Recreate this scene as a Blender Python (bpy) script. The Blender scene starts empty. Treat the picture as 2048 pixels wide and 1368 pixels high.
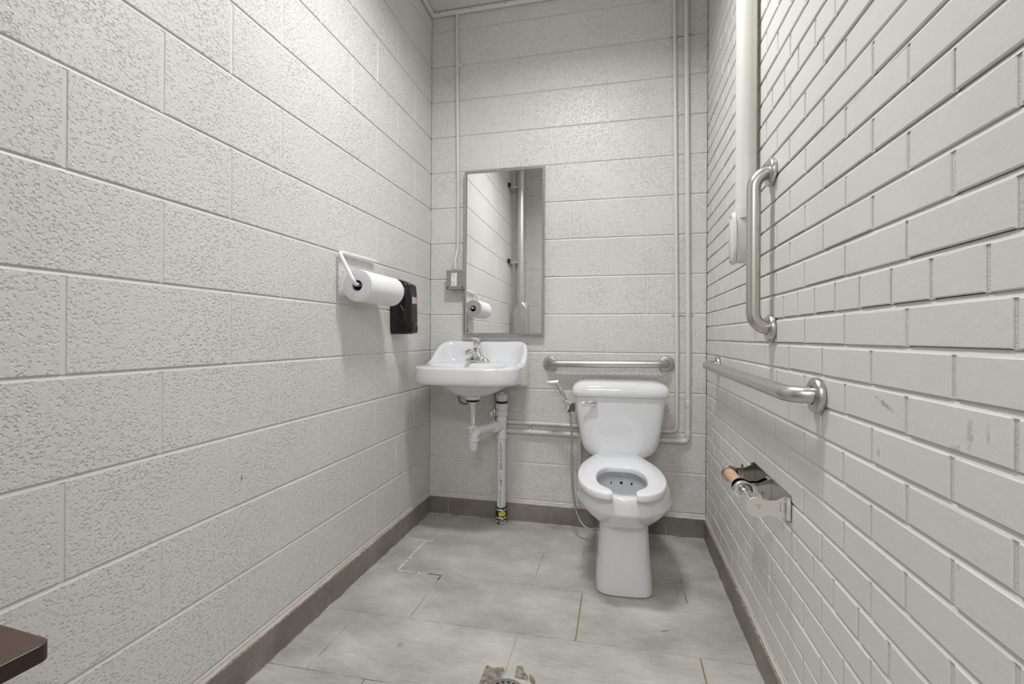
import bpy, bmesh, math, random
from mathutils import Vector, Matrix
random.seed(7)
R = math.radians
sc = bpy.context.scene
col = sc.collection
W, L, H = 1.492, 2.53, 2.868          # room width, length, height in metres
# ------------------------------------------------------------------ camera
cam_d = bpy.data.cameras.new('camera'); cam = bpy.data.objects.new('camera', cam_d); col.objects.link(cam)
sc.camera = cam
cam_d.sensor_fit = 'HORIZONTAL'; cam_d.sensor_width = 36
cam_d.lens = 930.18*36/2048; cam_d.shift_x = 0; cam_d.shift_y = -12.4/2048
cam_d.clip_start = .005
def set_cam(C, yaw, pitch, roll):
    y, p, r = R(yaw), R(pitch), R(roll)
    fw = Vector((-math.sin(y)*math.cos(p), math.cos(y)*math.cos(p), math.sin(p)))
    rt = Vector((math.cos(y), math.sin(y), 0)); up = rt.cross(fw)
    r2 = rt*math.cos(r)+up*math.sin(r); u2 = up*math.cos(r)-rt*math.sin(r)
    m = Matrix((r2, u2, -fw)).transposed().to_4x4(); m.translation = Vector(C)
    cam.matrix_world = m
set_cam((1.0615, -2.509, 1.014), 12.963, .1, .328)
# ------------------------------------------------------------------ world, lights, exposure
w = bpy.data.worlds.new('world'); sc.world = w; w.use_nodes = True
w.node_tree.nodes['Background'].inputs[0].default_value = (.8, .85, .9, 1)
w.node_tree.nodes['Background'].inputs[1].default_value = .05
LX, LY, LZ = .80, -1.12, 2.745
def area(name, loc, sx, sy, power, rot=(0, 0, 0), colr=(1, .985, .955)):
    d = bpy.data.lights.new(name, 'AREA'); d.shape = 'RECTANGLE'; d.size = sx; d.size_y = sy
    d.energy = power; d.color = colr
    o = bpy.data.objects.new(name, d); col.objects.link(o); o.location = loc; o.rotation_euler = rot
    return o
area('ceiling_lamp_light', (LX, LY, LZ), .32, .13, 15, colr=(.972, .982, 1)).data.spread = R(158)
area('hall_fill_light', (.95, -3.35, 2.36), .9, .25, 18, colr=(.985, .99, 1))  # added fill lamp in the unseen corridor, brightens the near walls and floor
sc.view_settings.view_transform = 'Standard'; sc.view_settings.look = 'None'
sc.view_settings.gamma = 1; sc.view_settings.use_curve_mapping = False
sc.view_settings.exposure = 0.31
# ------------------------------------------------------------------ materials
def srgb(r, g, b):
    f = lambda c: (c/255/12.92 if c/255 <= .04045 else ((c/255+.055)/1.055)**2.4)
    return (f(r), f(g), f(b), 1)
def mat(name, base, rough=.5, metal=0, spec=.5, coat=0, nodes=None):
    m = bpy.data.materials.new(name); m.use_nodes = True
    nt = m.node_tree; b = nt.nodes['Principled BSDF']
    b.inputs['Base Color'].default_value = base; b.inputs['Roughness'].default_value = rough
    b.inputs['Metallic'].default_value = metal; b.inputs['Specular IOR Level'].default_value = spec
    b.inputs['Coat Weight'].default_value = coat; b.inputs['Coat Roughness'].default_value = .05
    if nodes: nodes(nt, b)
    return m
def N(nt, t, **kw):
    n = nt.nodes.new(t)
    for k, v in kw.items():
        if k in n.inputs: n.inputs[k].default_value = v
        else: setattr(n, k, v)
    return n
def coord(nt, scale=(1, 1, 1)):
    tc = nt.nodes.new('ShaderNodeTexCoord'); mp = nt.nodes.new('ShaderNodeMapping')
    mp.inputs['Scale'].default_value = scale; nt.links.new(tc.outputs['Object'], mp.inputs[0]); return mp.outputs[0]
def noise(nt, vec, scale, detail=3, rough=.5):
    n = nt.nodes.new('ShaderNodeTexNoise'); n.inputs['Scale'].default_value = scale
    n.inputs['Detail'].default_value = detail; n.inputs['Roughness'].default_value = rough
    nt.links.new(vec, n.inputs['Vector']); return n.outputs[0]
def ramp(nt, fac, p0, c0, p1, c1):
    r = nt.nodes.new('ShaderNodeValToRGB'); e = r.color_ramp.elements
    e[0].position = p0; e[0].color = c0; e[1].position = p1; e[1].color = c1
    nt.links.new(fac, r.inputs[0]); return r.outputs[0]
def grey(v): return (v, v, v, 1)
def math_n(nt, op, a, b=None):
    n = nt.nodes.new('ShaderNodeMath'); n.operation = op
    for i, x in enumerate((a, b)):
        if x is None: continue
        if isinstance(x, (int, float)): n.inputs[i].default_value = x
        else: nt.links.new(x, n.inputs[i])
    return n.outputs[0]
def bump(nt, b, height, strength, dist):
    n = nt.nodes.new('ShaderNodeBump'); n.inputs['Strength'].default_value = strength
    n.inputs['Distance'].default_value = dist; nt.links.new(height, n.inputs['Height'])
    nt.links.new(n.outputs[0], b.inputs['Normal'])
def mixc(nt, fac, a, b):
    n = nt.nodes.new('ShaderNodeMix'); n.data_type = 'RGBA'
    for i, x in ((0, fac), (6, a), (7, b)):
        if isinstance(x, (int, float, tuple)): n.inputs[i].default_value = x
        else: nt.links.new(x, n.inputs[i])
    return n.outputs[2]
def smudges(nt, base, marks):
    """dirt scuffs at fixed world spots: (centre, radii, tilt about x, strength)"""
    tc = nt.nodes.new('ShaderNodeTexCoord'); out = base
    brk = noise(nt, tc.outputs['Object'], 140, 4)
    for c, rad, tilt, st, colr in marks:
        s1 = N(nt, 'ShaderNodeVectorMath', operation='SUBTRACT'); s1.inputs[1].default_value = c
        nt.links.new(tc.outputs['Object'], s1.inputs[0])
        ro = N(nt, 'ShaderNodeVectorRotate', rotation_type='EULER_XYZ'); ro.inputs['Rotation'].default_value = tilt
        nt.links.new(s1.outputs[0], ro.inputs['Vector'])
        dv = N(nt, 'ShaderNodeVectorMath', operation='DIVIDE'); dv.inputs[1].default_value = rad
        nt.links.new(ro.outputs[0], dv.inputs[0])
        ln = N(nt, 'ShaderNodeVectorMath', operation='LENGTH'); nt.links.new(dv.outputs[0], ln.inputs[0])
        v = math_n(nt, 'ADD', ln.outputs['Value'], math_n(nt, 'MULTIPLY', math_n(nt, 'SUBTRACT', brk, .5), 2.2))
        f = ramp(nt, v, .35, grey(st), 1.0, grey(0))
        out = mixc(nt, f, out, colr)
    return out
PAINT = srgb(226, 224, 221)
def block_nodes(marks=()):
    def f(nt, b):
        v = coord(nt)
        big = noise(nt, v, 4.5, 2)
        wob = N(nt, 'ShaderNodeTexNoise'); wob.inputs['Scale'].default_value = 160; wob.inputs['Detail'].default_value = 2; nt.links.new(v, wob.inputs['Vector'])
        ws = N(nt, 'ShaderNodeVectorMath', operation='SCALE'); ws.inputs['Scale'].default_value = .009; nt.links.new(wob.outputs['Color'], ws.inputs[0])
        wv = N(nt, 'ShaderNodeVectorMath', operation='ADD'); nt.links.new(v, wv.inputs[0]); nt.links.new(ws.outputs[0], wv.inputs[1])
        def pit(scale, lo, hi, keep):
            vo = nt.nodes.new('ShaderNodeTexVoronoi'); vo.inputs['Scale'].default_value = scale; nt.links.new(wv.outputs[0], vo.inputs['Vector'])
            sep = nt.nodes.new('ShaderNodeSeparateColor'); nt.links.new(vo.outputs['Color'], sep.inputs[0])
            d = ramp(nt, vo.outputs['Distance'], lo, grey(1), hi, grey(0))
            return math_n(nt, 'MULTIPLY', d, ramp(nt, sep.outputs[0], keep, grey(0), min(keep+.35, 1), grey(1)))
        pp = math_n(nt, 'MAXIMUM', pit(128, .16, .50, .28), math_n(nt, 'MULTIPLY', pit(250, .15, .45, .35), .6))
        pr = math_n(nt, 'SUBTRACT', 1.0, pp)
        amt = ramp(nt, big, .3, grey(.45), .65, grey(1))
        hp = math_n(nt, 'MULTIPLY', math_n(nt, 'SUBTRACT', pr, 1.0), amt)
        fine = math_n(nt, 'MULTIPLY', noise(nt, v, 420, 2), .12)
        h = math_n(nt, 'ADD', hp, fine)
        bump(nt, b, h, 1.0, .0024)
        tint = ramp(nt, noise(nt, v, 2.2, 3), .3, srgb(223, 221, 217), .7, srgb(229, 227, 224))
        out = mixc(nt, math_n(nt, 'MULTIPLY', math_n(nt, 'SUBTRACT', 1.0, pr), .04), tint, srgb(170, 167, 160))
        if marks: out = smudges(nt, out, marks)
        nt.links.new(out, b.inputs['Base Color'])
    return f
def brick_nodes(marks=()):
    def f(nt, b):
        v = coord(nt)
        h = math_n(nt, 'ADD', noise(nt, v, 60, 3), math_n(nt, 'MULTIPLY', noise(nt, v, 260, 3), .35))
        bump(nt, b, h, .42, .0018)
        out = ramp(nt, noise(nt, v, 3, 3), .3, srgb(220, 218, 213), .7, srgb(227, 225, 220))
        if marks: out = smudges(nt, out, marks)
        nt.links.new(out, b.inputs['Base Color'])
    return f
DK = srgb(120, 116, 112)
M = {}
M['block'] = mat('painted_block', PAINT, .36, nodes=block_nodes())
M['block_left'] = mat('painted_block_left', PAINT, .38, nodes=block_nodes([((.004, -1.372, .600), (.05, .004, .011), (.35, 0, 0), .85, srgb(95, 90, 85))]))
M['mortar'] = mat('painted_mortar', PAINT, .45, nodes=brick_nodes())
M['brick'] = mat('painted_brick', PAINT, .45, nodes=brick_nodes([
    ((W, -1.615, .905), (.08, .035, .005), (-.35, 0, 0), .55, DK),
    ((W, -1.81, .895), (.08, .007, .022), (0, 0, 0), .35, DK),
    ((W, -1.785, .865), (.08, .014, .012), (0, 0, 0), .35, DK),
    ((W, -1.60, .82), (.08, .005, .010), (0, 0, 0), .4, DK),
    ((W, -1.84, .90), (.08, .003, .014), (0, 0, 0), .3, DK),
    ((W, -1.79, .72), (.08, .003, .010), (0, 0, 0), .3, DK)]))
def rough_nodes(nt, b):
    v = coord(nt, (1, 1, 1.6)); bump(nt, b, noise(nt, v, 170, 4, .7), .9, .004)
M['rough_mortar'] = mat('rough_vertical_mortar', srgb(224, 222, 217), .55, nodes=rough_nodes)
def ceil_nodes(nt, b):
    v = coord(nt); bump(nt, b, noise(nt, v, 30, 3), .1, .002)
M['ceiling'] = mat('ceiling_paint', srgb(224, 222, 218), .6, nodes=ceil_nodes)
def tile_nodes(c0, c1, marks=()):
    def f(nt, b):
        v = coord(nt, (1, 1.6, 1.6))
        a = noise(nt, v, 3.2, 6, .62); s = noise(nt, coord(nt, (6, 40, 40)), 3, 4, .6)
        m = math_n(nt, 'ADD', math_n(nt, 'MULTIPLY', a, .75), math_n(nt, 'MULTIPLY', s, .25))
        out = ramp(nt, m, .36, c0, .64, c1)
        sp = noise(nt, coord(nt), 90, 2)
        out = mixc(nt, ramp(nt, sp, .72, grey(0), .78, grey(.55)), out, srgb(95, 88, 82))
        if marks: out = smudges(nt, out, marks)
        nt.links.new(out, b.inputs['Base Color'])
        bump(nt, b, noise(nt, coord(nt), 80, 4), .05, .002)
    return f
M['tile'] = mat('grey_porcelain_tile', srgb(150, 147, 143), .42, nodes=tile_nodes(srgb(166, 162, 157), srgb(212, 209, 204), [((1.221, -.822, 0), (.022, .004, .05), (0, 0, -.5), .8, srgb(90, 72, 58)), ((.365, -1.10, 0), (.012, .016, .05), (0, 0, 0), .35, srgb(100, 92, 84)), ((.09, -.27, 0), (.07, .05, .05), (0, 0, 0), .45, srgb(200, 197, 190))]))
M['base_tile'] = mat('dark_base_tile', srgb(118, 113, 108), .45, nodes=tile_nodes(srgb(116, 110, 105), srgb(150, 144, 137)))
M['tile_edge'] = mat('cut_tile_edge', srgb(158, 132, 120), .7, nodes=lambda nt, b: nt.links.new(ramp(nt, noise(nt, coord(nt, (20, 20, 60)), 4, 4), .35, srgb(128, 104, 94), .65, srgb(178, 160, 150)), b.inputs['Base Color']))
M['grout'] = mat('grey_grout', srgb(150, 146, 140), .8, nodes=lambda nt, b: nt.links.new(ramp(nt, noise(nt, coord(nt), 14, 4), .36, srgb(116, 108, 100), .64, srgb(214, 210, 203)), b.inputs['Base Color']))
M['chalk'] = mat('white_grout_residue', srgb(232, 229, 222), .8)
M['rust_grout'] = mat('brown_stained_grout', srgb(146, 126, 110), .8)
M['caulk'] = mat('white_caulk', srgb(222, 219, 212), .5, nodes=ceil_nodes)
M['paint'] = mat('pipe_paint', srgb(222, 220, 214), .32)
M['porcelain'] = mat('white_vitreous_china', srgb(236, 237, 240), .08, coat=.6)
M['seat'] = mat('white_seat_plastic', srgb(244, 245, 247), .22)
M['chrome'] = mat('chrome', (.80, .79, .77, 1), .08, 1)
def brushed(nt, b):
    r = noise(nt, coord(nt, (3, 3, 3)), 60, 4); rr = ramp(nt, r, .3, grey(.27), .7, grey(.38))
    nt.links.new(rr, b.inputs['Roughness'])
M['chrome_dark_reflection'] = mat('chrome_painted_reflection', (.40, .39, .37, 1), .12, 1)  # chrome with its base darkened to stand in for dark reflections
M['satin'] = mat('satin_chrome', (.93, .92, .90, 1), .27, 1)
M['steel'] = mat('brushed_stainless', (.56, .545, .52, 1), .32, 1, nodes=brushed)
M['mirror_frame'] = mat('mirror_channel_steel', (.50, .49, .47, 1), .28, 1)
M['mirror'] = mat('mirror_glass', (.93, .94, .93, 1), .0, 1)
M['galv'] = mat('galvanized_metal', (.62, .61, .59, 1), .38, 1, nodes=lambda nt, b: nt.links.new(ramp(nt, noise(nt, coord(nt, (4, 4, 1)), 12, 5), .3, (.54, .53, .51, 1), .7, (.66, .65, .63, 1)), b.inputs['Base Color']))
M['pvc'] = mat('white_pvc', srgb(238, 239, 239), .3)
M['ink'] = mat('black_ink', srgb(38, 38, 40), .6)
M['rubber'] = mat('black_rubber', srgb(26, 25, 25), .5)
M['dark'] = mat('dark_hole', srgb(14, 14, 14), .7)
M['black'] = mat('black_gloss_plastic', srgb(7, 7, 8), .22)
M['white_plastic'] = mat('white_plastic', srgb(240, 240, 238), .3)
M['box_grey'] = mat('grey_cast_box', srgb(150, 147, 141), .5)
M['wire_white'] = mat('white_coated_wire', srgb(238, 238, 238), .25)
def towel_nodes(nt, b):
    v = coord(nt, (1, 1, 1))
    vo = nt.nodes.new('ShaderNodeTexVoronoi'); vo.inputs['Scale'].default_value = 230; nt.links.new(v, vo.inputs['Vector'])
    bump(nt, b, math_n(nt, 'ADD', vo.outputs['Distance'], noise(nt, v, 90, 3)), .5, .0012)
M['towel'] = mat('paper_towel', srgb(246, 246, 248), .9, spec=.2, nodes=towel_nodes)
M['towel_end'] = mat('paper_layers', srgb(226, 227, 231), .95, spec=.1, nodes=towel_nodes)
M['cardboard'] = mat('brown_card', srgb(112, 104, 98), .9)
M['tan'] = mat('tan_roller', srgb(214, 172, 136), .6)
M['brown'] = mat('dark_brown_laminate', srgb(84, 64, 58), .38, nodes=lambda nt, b: nt.links.new(ramp(nt, noise(nt, coord(nt, (3, 40, 3)), 6, 4), .3, srgb(80, 61, 55), .7, srgb(90, 69, 62)), b.inputs['Base Color']))
M['brown_edge'] = mat('dark_brown_edge', srgb(46, 26, 17), .4)
M['yellow'] = mat('yellow_label', srgb(232, 214, 30), .5)
M['orange'] = mat('orange_label', srgb(226, 140, 84), .5)
M['label_blue'] = mat('pale_blue_label', srgb(172, 190, 214), .5)
def dirty(nt, b):
    nt.links.new(ramp(nt, noise(nt, coord(nt), 70, 5), .42, srgb(60, 54, 46), .55, srgb(205, 199, 186)), b.inputs['Base Color'])
M['dirty'] = mat('dirty_white_pipe', srgb(200, 190, 175), .6, nodes=dirty)
M['bare'] = mat('bare_mortar_patch', srgb(140, 128, 116), .9, nodes=lambda nt, b: nt.links.new(ramp(nt, noise(nt, coord(nt), 60, 5), .35, srgb(112, 100, 88), .65, srgb(165, 156, 146)), b.inputs['Base Color']))
M['door'] = mat('grey_door_paint', srgb(170, 168, 164), .5)
def lampm(nt, b):
    b.inputs['Emission Color'].default_value = (1, .985, .955, 1); b.inputs['Emission Strength'].default_value = 4
M['diffuser'] = mat('lamp_diffuser', grey(.9), .5, nodes=lampm)
def hose_nodes(nt, b):
    wv = nt.nodes.new('ShaderNodeTexWave'); wv.bands_direction = 'Z'; wv.inputs['Scale'].default_value = 120
    nt.links.new(coord(nt), wv.inputs['Vector']); bump(nt, b, wv.outputs['Fac'], .6, .001)
M['hose'] = mat('steel_hose', (.50, .48, .45, 1), .3, 1, nodes=hose_nodes)
M['braid'] = mat('grey_braided_hose', (.28, .27, .26, 1), .5, .6)
# ------------------------------------------------------------------ mesh helpers
class MB:
    def __init__(s): s.v = []; s.f = []; s.m = []
    def add(s, vs, fs, mi=0):
        o = len(s.v); s.v += [tuple(v) for v in vs]
        for f in fs: s.f.append(tuple(i+o for i in f)); s.m.append(mi)
    def box(s, a, b, mi=0):
        (x0, y0, z0), (x1, y1, z1) = a, b
        s.add([(x0, y0, z0), (x1, y0, z0), (x1, y1, z0), (x0, y1, z0), (x0, y0, z1), (x1, y0, z1), (x1, y1, z1), (x0, y1, z1)],
              [(0, 3, 2, 1), (4, 5, 6, 7), (0, 1, 5, 4), (1, 2, 6, 5), (2, 3, 7, 6), (3, 0, 4, 7)], mi)
    def loft(s, rings, cap0=True, cap1=True, closed=True, mi=0):
        n = len(rings[0]); o = len(s.v)
        for r in rings: s.v += [tuple(p) for p in r]
        for i in range(len(rings)-1):
            for j in range(n if closed else n-1):
                k = (j+1) % n
                s.f.append((o+i*n+j, o+i*n+k, o+(i+1)*n+k, o+(i+1)*n+j)); s.m.append(mi)
        if cap0: s.f.append(tuple(o+j for j in reversed(range(n)))); s.m.append(mi)
        if cap1: s.f.append(tuple(o+(len(rings)-1)*n+j for j in range(n))); s.m.append(mi)
    def lathe(s, prof, org=(0, 0, 0), axis=(0, 0, 1), seg=32, mi=0, cap=True):
        """prof: list of (radius, distance along axis)"""
        q = Vector((0, 0, 1)).rotation_difference(Vector(axis).normalized()); org = Vector(org)
        rings = [[org+q @ Vector((r*math.cos(2*math.pi*i/seg), r*math.sin(2*math.pi*i/seg), h)) for i in range(seg)] for r, h in prof]
        s.loft(rings, cap, cap, True, mi)
    def tube(s, pts, r, seg=16, fillet=0, mi=0, cap=True, fs=8):
        P = [Vector(p) for p in pts]
        if fillet:
            Q = [P[0]]
            for i in range(1, len(P)-1):
                a, b, c = P[i-1], P[i], P[i+1]
                d0 = (a-b).normalized(); d1 = (c-b).normalized(); ang = d0.angle(d1)
                if ang > 3.1: Q.append(b); continue
                t = min(fillet/math.tan(ang/2), (a-b).length*.49 if i > 1 else (a-b).length*.98, (c-b).length*.49 if i < len(P)-2 else (c-b).length*.98)
                rr = t*math.tan(ang/2); bis = (d0+d1).normalized(); cen = b+bis*(rr/math.sin(ang/2))
                s0 = b+d0*t-cen; s1 = b+d1*t-cen; tot = s0.angle(s1); ax = s0.cross(s1).normalized()
                for k in range(fs+1): Q.append(cen+Matrix.Rotation(tot*k/fs, 3, ax) @ s0)
            Q.append(P[-1]); P = Q
        P = [p for i, p in enumerate(P) if i == 0 or (p-P[i-1]).length > 1e-6]
        T = []
        for i in range(len(P)):
            a = P[max(i-1, 0)]; c = P[min(i+1, len(P)-1)]; T.append((c-a).normalized())
        u = T[0].orthogonal().normalized(); rings = []
        for i, p in enumerate(P):
            if i: u = (T[i-1].rotation_difference(T[i]) @ u); u = (u-T[i]*u.dot(T[i])).normalized()
            w_ = T[i].cross(u); rad = r[i] if isinstance(r, (list, tuple)) else r
            rings.append([p+(u*math.cos(2*math.pi*k/seg)+w_*math.sin(2*math.pi*k/seg))*rad for k in range(seg)])
        s.loft(rings, cap, cap, True, mi)
    def build(s, name, mats, parent=None, smooth=40, bevel=0, sub=0, weld=False):
        me = bpy.data.meshes.new(name); me.from_pydata(s.v, [], s.f)
        if not isinstance(mats, (list, tuple)): mats = [mats]
        for m in mats: me.materials.append(M[m] if isinstance(m, str) else m)
        me.polygons.foreach_set('material_index', s.m); me.update()
        bm = bmesh.new(); bm.from_mesh(me)
        if weld: bmesh.ops.remove_doubles(bm, verts=bm.verts, dist=1e-5)
        bmesh.ops.recalc_face_normals(bm, faces=bm.faces); bm.to_mesh(me); bm.free()
        if smooth:
            me.shade_smooth(); me.set_sharp_from_angle(angle=R(smooth))
        o = bpy.data.objects.new(name, me); col.objects.link(o)
        if parent: o.parent = parent
        if bevel:
            b = o.modifiers.new('bevel', 'BEVEL'); b.width = bevel; b.segments = 3; b.limit_method = 'ANGLE'; b.angle_limit = R(35)
            b.harden_normals = False
        if sub:
            u = o.modifiers.new('sub', 'SUBSURF'); u.levels = sub; u.render_levels = sub
        return o
def superring(cx, cy, a, b, n, z, seg=48, zf=None, rot=0):
    out = []
    for i in range(seg):
        t = 2*math.pi*i/seg; c, s_ = math.cos(t), math.sin(t)
        x = cx+a*math.copysign(abs(c)**(2/n), c); y = cy+b*math.copysign(abs(s_)**(2/n), s_)
        out.append(Vector((x, y, z if zf is None else zf(x, y))))
    return out
def tag(o, label, cat, group=None, kind=None):
    if label: o['label'] = label
    if cat: o['category'] = cat
    if group: o['group'] = group
    if kind: o['kind'] = kind
    return o
def thing(name, label, cat, loc=(0, 0, 0), rz=0, group=None):
    o = bpy.data.objects.new(name, None); col.objects.link(o); o.empty_display_size = .05
    o.location = loc; o.rotation_euler = (0, 0, rz); tag(o, label, cat, group); return o
def struct(o, label=None):
    o['kind'] = 'structure'
    if label: o['label'] = label
    return o
def smooth01(t): t = max(0, min(1, t)); return t*t*(3-2*t)
# ------------------------------------------------------------------ room shell
S = .2032; Z0 = .118; HB = .200
def masonry(mb, mp, u0, u1, joints_fn, z_lo, z_hi, rec=.0045, vrec=.0018, j=.0085, ch=.0016, mi_b=0, mi_m=1):
    """concrete block wall; mp maps (u, z, d) to the world, d = distance out of the mortar bed"""
    def slab(a, b, z0, z1, d, c, mi):
        a, b = a+random.uniform(-.0006, .0006), b+random.uniform(-.0006, .0006); d = d+random.uniform(-.0004, .0004)
        vs = [mp(a, z0, -.012), mp(b, z0, -.012), mp(b, z1, -.012), mp(a, z1, -.012), mp(a, z0, d-c), mp(b, z0, d-c), mp(b, z1, d-c), mp(a, z1, d-c),
              mp(a+c, z0+c, d), mp(b-c, z0+c, d), mp(b-c, z1-c, d), mp(a+c, z1-c, d)]
        fs = [(0, 1, 2, 3)]
        for k in range(4):
            l = (k+1) % 4; fs += [(k, l, 4+l, 4+k), (4+k, 4+l, 8+l, 8+k)]
        fs.append((8, 9, 10, 11)); mb.add(vs, fs, mi)
    mb.add([mp(u0, z_lo, -rec), mp(u1, z_lo, -rec), mp(u1, z_hi, -rec), mp(u0, z_hi, -rec)], [(0, 1, 2, 3)], mi_m)
    k = -1
    while Z0+k*S < z_hi:
        za = max(Z0+k*S+j/2, z_lo); zb = min(Z0+(k+1)*S-j/2, z_hi)
        if zb-za > .01:
            js = [u0]+[x for x in joints_fn(k) if u0+.012 < x < u1-.012]+[u1]
            for a, b in zip(js[:-1], js[1:]):
                slab(a+(j*.52 if a > u0 else 0), b-(j*.52 if b < u1 else 0), za, zb, 0, ch, mi_b)
            for x in js[1:-1]: slab(x-j*.52-.001, x+j*.52+.001, za-.001, zb+.001, -vrec, .0002, mi_m)
            mb.add([mp(u0, zb-.001, -.0008), mp(u1, zb-.001, -.0008), mp(u1, zb+j*.8, -rec+.0002), mp(u0, zb+j*.8, -rec+.0002)], [(0, 1, 2, 3)], mi_m)
        k += 1
def arith(o, step, a, b):
    n0 = math.ceil((a-o)/step); return [o+step*n for n in range(n0, int((b-o)/step)+1)]
# left wall  (surface x = 0)
mb = MB()
masonry(mb, lambda u, z, d: (d, u, z), -L, 0, lambda k: arith(-.2178-(HB if k % 2 else 0), 2*HB, -L, 0), 0, H)
o = struct(mb.build('wall_left', ['block_left', 'mortar'], smooth=0))
# back wall  (surface y = 0)
mb = MB()
masonry(mb, lambda u, z, d: (u, -d, z), 0, W, lambda k: arith(.2001+(0 if k % 2 == 0 else HB), 2*HB, 0, W), 0, H)
struct(mb.build('wall_back', ['block', 'mortar'], smooth=0))
# front wall, behind the camera, with the doorway
mb = MB()
masonry(mb, lambda u, z, d: (u, -L+d, z), 0, .50, lambda k: arith(.06+(0 if k % 2 else HB), 2*HB, 0, .5), 0, H)
masonry(mb, lambda u, z, d: (u, -L+d, z), .50, W, lambda k: arith(.06+(0 if k % 2 else HB), 2*HB, 0, W), 2.15, H)
mb.box((.49, -L-.14, 0), (.50, -L-.001, 2.15)); mb.box((.49, -L-.14, 2.15), (W, -L-.001, 2.16))
struct(mb.build('wall_front', ['block', 'mortar'], smooth=0))
# open doorway to a corridor behind the camera, lit by an added fill lamp
HY = -4.1
mb = MB(); mb.box((-.6, HY-.05, -.03), (2.4, -L-.14, 0)); struct(mb.build('floor_hallway', 'tile', smooth=0))
mb = MB(); mb.box((-.6, HY-.05, 2.5), (2.4, -L-.14, 2.53)); struct(mb.build('ceiling_hallway', 'ceiling', smooth=0))
mb = MB(); mb.box((-.65, HY-.05, 0), (2.45, HY, 2.5)); struct(mb.build('wall_hallway', 'mortar', smooth=0))
mb = MB(); mb.box((-.65, HY, 0), (-.6, -L-.14, 2.5)); struct(mb.build('wall_hallway_left', 'mortar', smooth=0))
mb = MB(); mb.box((2.4, HY, 0), (2.45, -L-.14, 2.5)); struct(mb.build('wall_hallway_right', 'mortar', smooth=0))
mb = MB(); mb.box((-.6, -L-.16, 0), (.49, -L-.14, 2.5)); mb.box((.49, -L-.16, 2.16), (W, -L-.14, 2.5)); mb.box((W, -L-.16, 0), (2.4, -L-.14, 2.5)); struct(mb.build('wall_hallway_near', 'mortar', smooth=0))
mb = MB(); mb.box((W-.02, -L-.14, 0), (W+.03, -L-.001, 2.15)); struct(mb.build('trim_4', 'door', smooth=0))
d1 = struct((lambda m: (m.box((.445, -L-1.05, .012), (.485, -L-.17, 2.145)), m)[1])(MB()).build('door_1', 'door', bevel=.003))
m = MB(); m.lathe([(.0, 0), (.026, 0), (.028, .006), (.012, .010), (.010, .035), (.024, .042), (.027, .055), (.02, .066), (0, .068)], (.485, -L-.98, 1.0), (1, 0, 0))
m.build('door_knob', 'steel', d1)
hl = thing('ceiling_light', 'added long white fill light fixture on the unseen corridor ceiling outside the doorway', 'light', (.95, -3.35, 2.5), 0, 'ceiling light fixtures')  # added fixture to go with the corridor fill light
m = MB(); m.box((-.5, -.14, -.04), (.5, .14, -.001)); m.build('housing', 'white_plastic', hl, bevel=.004)
m = MB(); m.box((-.47, -.12, -.075), (.47, .12, -.041)); m.build('diffuser', 'diffuser', hl, bevel=.01)
# right wall: painted brick, common bond with a header course every ninth course
mb = MB(); B = S/3; ZB = Z0+5*S; JB = .0092; REC = .0045
def rbrick(a, b, z0, z1):
    c = .0016; d = random.uniform(-.0008, .0005)
    z0 += random.uniform(-.0008, .0008); z1 += random.uniform(-.0008, .0008); a += random.uniform(-.0012, .0012); b += random.uniform(-.0012, .0012)
    mp = lambda u, z, dd: (W-dd, u, z)
    vs = [mp(a, z0, -.014), mp(b, z0, -.014), mp(b, z1, -.014), mp(a, z1, -.014), mp(a, z0, d-c), mp(b, z0, d-c), mp(b, z1, d-c), mp(a, z1, d-c),
          mp(a+c, z0+c, d), mp(b-c, z0+c, d), mp(b-c, z1-c, d), mp(a+c, z1-c, d)]
    fs = [(0, 1, 2, 3)]
    for k in range(4):
        l = (k+1) % 4; fs += [(k, l, 4+l, 4+k), (4+k, 4+l, 8+l, 8+k)]
    fs.append((8, 9, 10, 11)); mb.add(vs, fs, 0)
mb.add([(W+.013, -L, 0), (W+.013, 0, 0), (W+.013, 0, H), (W+.013, -L, H)], [(0, 1, 2, 3)], 1)
n = -18
while ZB+(n-1)*B < H:
    za, zb = ZB+(n-1)*B+JB/2, ZB+n*B-JB/2
    za = max(za, 0); zb = min(zb, H)
    if zb-za > .008:
        if n % 9 == 0: js = arith(-1.733, .1016, -L, 0)
        elif n % 2: js = arith(-1.879, .2032, -L, 0)
        else: js = arith(-1.777, .2032, -L, 0)
        js = [-L]+[x+random.uniform(-.002, .002) for x in js if -L+.02 < x < -.02]+[0]
        for a, b in zip(js[:-1], js[1:]): rbrick(a+JB/2, b-JB/2, za, zb)
        for x in js[1:-1]:
            mb.add([(W+.0030, x-JB/2-.002, za-.001), (W+.0030, x+JB/2+.002, za-.001), (W+.0030, x+JB/2+.002, zb+.001), (W+.0030, x-JB/2-.002, zb+.001)], [(0, 1, 2, 3)], 2)
        # bed joint above: weathered slope, deep under the upper brick and nearly flush below
        seg = 60; lo = []; hi = []
        for i in range(seg+1):
            y = -L+L*i/seg
            lo.append((W+.0012+random.uniform(-.0004, .0006), y, zb-.0008)); hi.append((W+REC+.001, y, zb+JB*.9))
        o_ = len(mb.v); mb.v += lo+hi
        for i in range(seg): mb.f.append((o_+i, o_+i+1, o_+seg+2+i, o_+seg+1+i)); mb.m.append(1)
    n += 1
struct(mb.build('wall_right', ['brick', 'mortar', 'rough_mortar'], smooth=0))
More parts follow.
